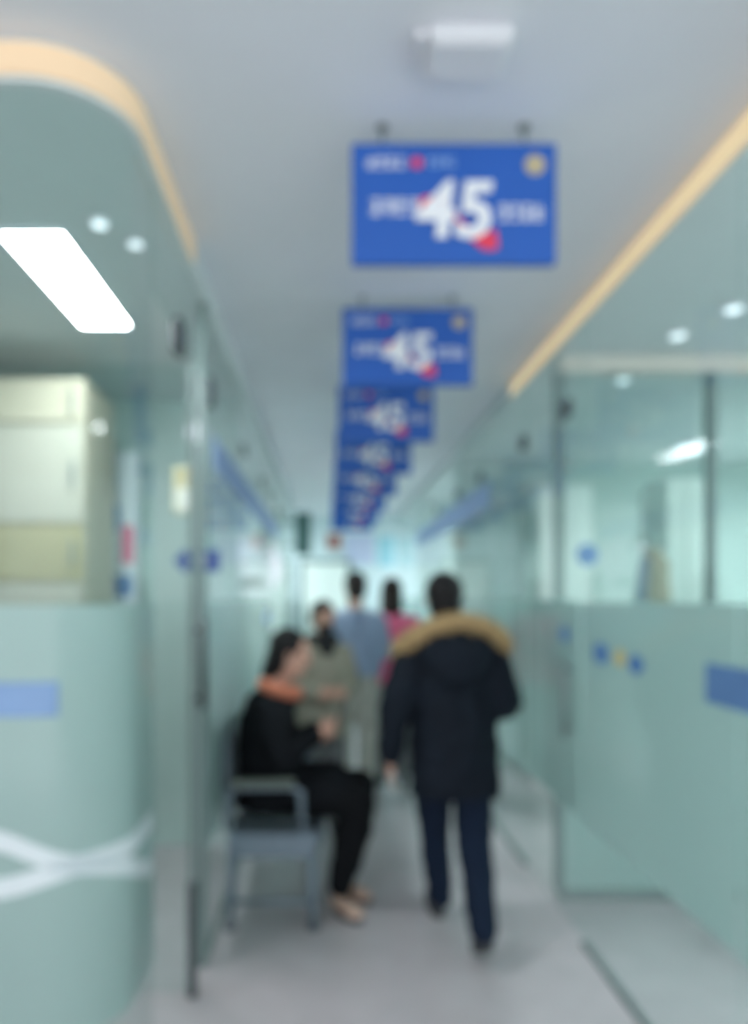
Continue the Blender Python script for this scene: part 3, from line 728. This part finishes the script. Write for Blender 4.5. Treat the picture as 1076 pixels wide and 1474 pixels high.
chain(bm, [((-.01, .165, .985), .085), ((.02, .19, .88), .080), (FE, .070), (FW+V((-.02, .01, 0)), .048)])
chain(bm, [((0, -.09, .585), .115), ((.30, -.10, .60), .098)]); chain(bm, [((0, .09, .585), .115), ((.30, .09, .60), .098)]); cap(bm, (0, 0, .60), .10, (.28, 0, .61), .08)
coat = fuse('coat', bm, M['black'], p, .011, 4, .030, .08)
bm = bmesh.new()
for k in range(24):
    a, b = 2*PI*k/24, 2*PI*(k+1)/24
    q = lambda t: V((.035+.085*math.cos(t), -.01+.085*math.sin(t), 1.085-.025*math.cos(t)))
    cap(bm, q(a), .036, q(b), .036, 8)
fuse('scarf', bm, M['scarf'], coat, .010, 3, .016, .03)
bm = bmesh.new()
chain(bm, [((.0, -.09, .575), .10), (NK, .090), ((.405, -.10, .42), .094), ((.37, -.10, .26), .078), (NA+V((.0, 0, .03)), .062)])
chain(bm, [((.0, .09, .575), .10), (FK, .090), ((.425, .10, .42), .090), ((.39, .10, .26), .075), (FA+V((0, 0, .03)), .060)])
fuse('trousers', bm, M['black2'], p, .011, 4, .018, .08)
shoe((.305, -.055, .01), (.43, -.245, .01), (0, 0, 1), p, 'beigeshoe'); shoe((.32, .13, .01), (.49, -.02, .01), (0, 0, 1), p, 'beigeshoe')
t = empty('smartphone', O+V((.322, -.015, .92)), label='dark smartphone in the hands of the person in black', cat='phone')
bm = bmesh.new(); add_box(bm, -.004, .004, -.038, .038, -.03, .11, .003, 2); link('body', tomesh('body', bm), M['phone'], t)
bm = bmesh.new(); add_box(bm, -.0052, -.0042, -.034, .034, -.024, .104); link('screen', tomesh('screen', bm), pbr('phone_screen', (120, 130, 150), .15), t)
t.rotation_euler = (0, .45, 0)

# ---- person standing just past the bench in an olive grey coat and black mask
def standing(O, yaw, Hh, label, hair, top, legs, shoe_m, mask=False, scarf=False, coat_len=.72, tilt=-.1, arms=0, long_hair=False):
    p = empty('person', O, label=label, cat='person'); p.rotation_euler = (0, 0, yaw)
    k = Hh/1.70; HC = V((0, .03, 1.585))*k; HF = V((0, 1, tilt)); hk = k*.98
    bm = bmesh.new(); head(bm, HC, HF, hk)
    Z = lambda *a: V(a)*k
    cap(bm, Z(0, -.01, 1.40), .052*k, Z(0, .005, 1.51), .05*k)
    loft(bm, [(Z(0, 0, .84), Z(.15, 0, 0), Z(0, .10, 0)), (Z(0, 0, 1.0), Z(.14, 0, 0), Z(0, .095, 0)), (Z(0, 0, 1.2), Z(.155, 0, 0), Z(0, .10, 0)), (Z(0, 0, 1.34), Z(.16, 0, 0), Z(0, .085, 0)), (Z(0, 0, 1.42), Z(.06, 0, 0), Z(0, .05, 0))])
    for s in (-1, 1):
        if arms: E_, W_ = Z(s*.235, .02, 1.09), Z(s*.10, .20, 1.05)
        else: E_, W_ = Z(s*.225, -.01, 1.08), Z(s*.23, .05, .84)
        chain(bm, [(Z(s*.175, 0, 1.335), .052*k), (E_, .041*k), (W_, .027*k)])
        if arms: hand(bm, W_, (-s*.8, .5, 0), (0, -.5, .5), (0, .2, 1), .6, k*.95)
        else: hand(bm, W_, (0, .15, -1), (-s, 0, 0), (0, 1, 0), .4, k*.95)
        chain(bm, [(Z(s*.085, 0, .86), .085*k), (Z(s*.09, .02, .48), .056*k), (Z(s*.09, -.01, .09), .037*k)])
    fuse('body', bm, M['skin'], p, .0085, 4); eyes(HC, HF, p, hk)
    f, r, u, R = head_frame(HF)
    bm = bmesh.new(); ico(bm, HC-f*.028+u*.036, .086*k, .098*k, .090*k, R); ico(bm, HC-f*.055-u*.02, .080*k, .062*k, .085*k, R)
    if long_hair:
        for s in (-1, 1): cap(bm, HC+r*s*.065-f*.01+u*.02, .028*k, HC+r*s*.07-f*.03-u*.15, .024*k)
        cap(bm, HC-f*.06, .065*k, HC-f*.08-u*.16, .055*k)
    fuse('hair', bm, M[hair], p, .009, 3, .012, .02)
    bm = bmesh.new()
    loft(bm, [(Z(0, 0, coat_len), Z(.205, 0, 0), Z(0, .145, 0)), (Z(0, 0, coat_len+.15), Z(.20, 0, 0), Z(0, .145, 0)), (Z(0, 0, 1.08), Z(.185, 0, 0), Z(0, .14, 0)), (Z(0, 0, 1.24), Z(.19, 0, 0), Z(0, .135, 0)), (Z(0, 0, 1.35), Z(.175, 0, 0), Z(0, .115, 0)), (Z(0, 0, 1.42), Z(.09, 0, 0), Z(0, .085, 0))])
    for s in (-1, 1):
        if arms: E_, W_ = Z(s*.235, .02, 1.09), Z(s*.12, .18, 1.05)
        else: E_, W_ = Z(s*.225, -.01, 1.08), Z(s*.23, .045, .87)
        chain(bm, [(Z(s*.165, 0, 1.325), .078*k), (E_, .064*k), (W_, .050*k)])
    c = fuse('coat', bm, M[top], p, .012, 5, .018, .09)
    if scarf:
        bm = bmesh.new()
        for j in range(20):
            q = lambda t: V((.085*math.cos(t), .012+.085*math.sin(t), 1.435+.0*math.sin(t)))*k
            cap(bm, q(2*PI*j/20), .045*k, q(2*PI*(j+1)/20), .045*k, 8)
        ico(bm, Z(.0, .10, 1.38), .07*k, .045*k, .08*k)
        fuse('scarf', bm, M['mask'], c, .011, 3, .014, .03)
    if mask:
        bm = bmesh.new(); ico(bm, HC+(f*.052-u*.052)*hk, .060*hk, .062*hk, .052*hk, R); ico(bm, HC+(f*.088-u*.03)*hk, .018*hk, .028*hk, .03*hk, R)
        for s in (-1, 1):
            cap(bm, HC+(r*s*.055+f*.04-u*.04)*hk, .004, HC+(r*s*.078-f*.012+u*.01)*hk, .004)
        fuse('face_mask', bm, M['mask'], p, .006, 4)
    bm = bmesh.new()
    loft(bm, [(Z(0, 0, .80), Z(.185, 0, 0), Z(0, .125, 0)), (Z(0, 0, .98), Z(.165, 0, 0), Z(0, .118, 0))])
    for s in (-1, 1):
        chain(bm, [(Z(s*.088, 0, .84), .104*k), (Z(s*.092, .02, .48), .078*k), (Z(s*.09, -.01, .12), .064*k)])
    fuse('trousers', bm, M[legs], p, .012, 4, .018, .08)
    for s in (-1, 1): shoe(Z(s*.09, -.06, .012), Z(s*.10, .20, .012), (0, 0, 1), p, shoe_m, 'sole', k)
    return p
standing((-.03, 4.85, 0), PI+.35, 1.51, 'person in olive grey coat with black mask and scarf standing past the bench', 'hairb', 'olive', 'grey', 'shoe', mask=True, scarf=True, tilt=-.3, arms=1)
standing((.225, 5.75, 0), .15, 1.74, 'person in grey blue jacket and beige trousers', 'hairb', 'lblue', 'beige', 'shoe', coat_len=.92, arms=1)
standing((.535, 6.1, 0), -.1, 1.70, 'person in pink jacket partly behind the walker', 'hairb', 'pink', 'grey', 'shoe', coat_len=.84, long_hair=True)

# jacket hanging on the stand (cloth over a hanger)
t = empty('hanging_jacket', (1.955, 4.42, 1.40), label='beige jacket with slate lining hanging on the coat stand', cat='jacket')
bm = bmesh.new(); loft(bm, [((0, 0, .0), (.07, 0, 0), (0, .05, 0)), ((0, 0, .2), (.065, 0, 0), (0, .05, 0)), ((0, 0, .36), (.055, 0, 0), (0, .045, 0)), ((0, 0, .44), (.03, 0, 0), (0, .025, 0))])
chain(bm, [((.045, 0, .36), .04), ((.065, 0, .12), .036), ((.065, 0, -.06), .032)])
fuse('shell', bm, M['coatbeige'], t, .01, 4, .015, .06)
bm = bmesh.new(); chain(bm, [((-.05, 0, .36), .036), ((-.085, -.01, .14), .038), ((-.09, -.01, -.04), .034)])
fuse('sleeve', bm, M['coatblue'], t, .01, 3, .012, .06)

# ------------------------------------------------------------------ two seat steel bench along the left glass
t = empty('waiting_bench', (-.25, 3.44, 0), label='steel two seat waiting bench along the glass under the person in black', cat='bench')
for k in range(2):
    y0 = .03+k*.57; y1 = y0+.53
    bm = bmesh.new(); n = 10; prof = []
    for i in range(n+1):
        s = i/n; prof.append((-.20+.44*s, .455-.022*math.sin(s*PI)-(.035*max(0, s-.85)/.15 if s > .85 else 0)))
    a = [bm.verts.new((x, y0, z)) for x, z in prof]; b = [bm.verts.new((x, y1, z)) for x, z in prof]
    for i in range(n): bm.faces.new((a[i], a[i+1], b[i+1], b[i]))
    bm.normal_update(); bmesh.ops.solidify(bm, geom=bm.faces[:], thickness=.014); link('seat', tomesh('seat', bm), M['chair'], t, False)
    bm = bmesh.new(); prof = [(-.225-.0*i/8+(-.05*math.sin(i/8*1.2) if i else 0)+.012*math.sin(i/8*PI), .50+.38*i/8) for i in range(9)]
    prof = [(max(x, -.236), z) for x, z in prof]
    a = [bm.verts.new((x, y0, z)) for x, z in prof]; b = [bm.verts.new((x, y1, z)) for x, z in prof]
    for i in range(8): bm.faces.new((a[i], a[i+1], b[i+1], b[i]))
    bm.normal_update(); bmesh.ops.solidify(bm, geom=bm.faces[:], thickness=.012); link('backrest', tomesh('backrest', bm), M['chair'], t, False)
    for y in (y0+.1, y1-.1): tube('seat_bracket', [(-.0, y, .40), (-.16, y, .42), (-.210, y, .50), (-.212, y, .80)], .012, M['chairdark'], t, 8)
bm = bmesh.new(); add_box(bm, -.03, .03, .0, 1.16, .345, .40, .006); link('beam', tomesh('beam', bm), M['chair'], t)
bm = bmesh.new(); add_box(bm, .165, .20, .0, 1.16, .33, .415, .006); link('front_apron', tomesh('front_apron', bm), M['chair'], t)
for y in (.005, 1.155):
    bm = bmesh.new(); add_tube(bm, [(-.215, y, .46), (-.21, y, .62), (-.18, y, .66), (.08, y, .665), (.13, y, .64), (.14, y, .43)], .016, 10)
    ar = link('armrest', tomesh('armrest', bm), M['chair'], t, True)
    box('arm_pad', -.20, .10, y-.028, y+.028, .665, .70, M['pad'], ar, .012, 3)
    bm = bmesh.new(); add_box(bm, -.21, .20, y-.012, y+.012, .335, .45, .006); link('side_plate', tomesh('side_plate', bm), M['chair'], t)
    for x in (-.19, .18):
        bm = bmesh.new(); add_tube(bm, [(x, y, .36), (x*1.04, y, .02)], .020, 10)
        lg = link('leg', tomesh('leg', bm), M['chair'], t, True)
        bm = bmesh.new(); add_tube(bm, [(x*1.04, y, 0.0), (x*1.04, y, .022)], .027, 12); link('foot_pad', tomesh('foot_pad', bm), M['chairdark'], lg)
    tube('stretcher', [(-.195, y, .13), (.185, y, .13)], .012, M['chair'], t)
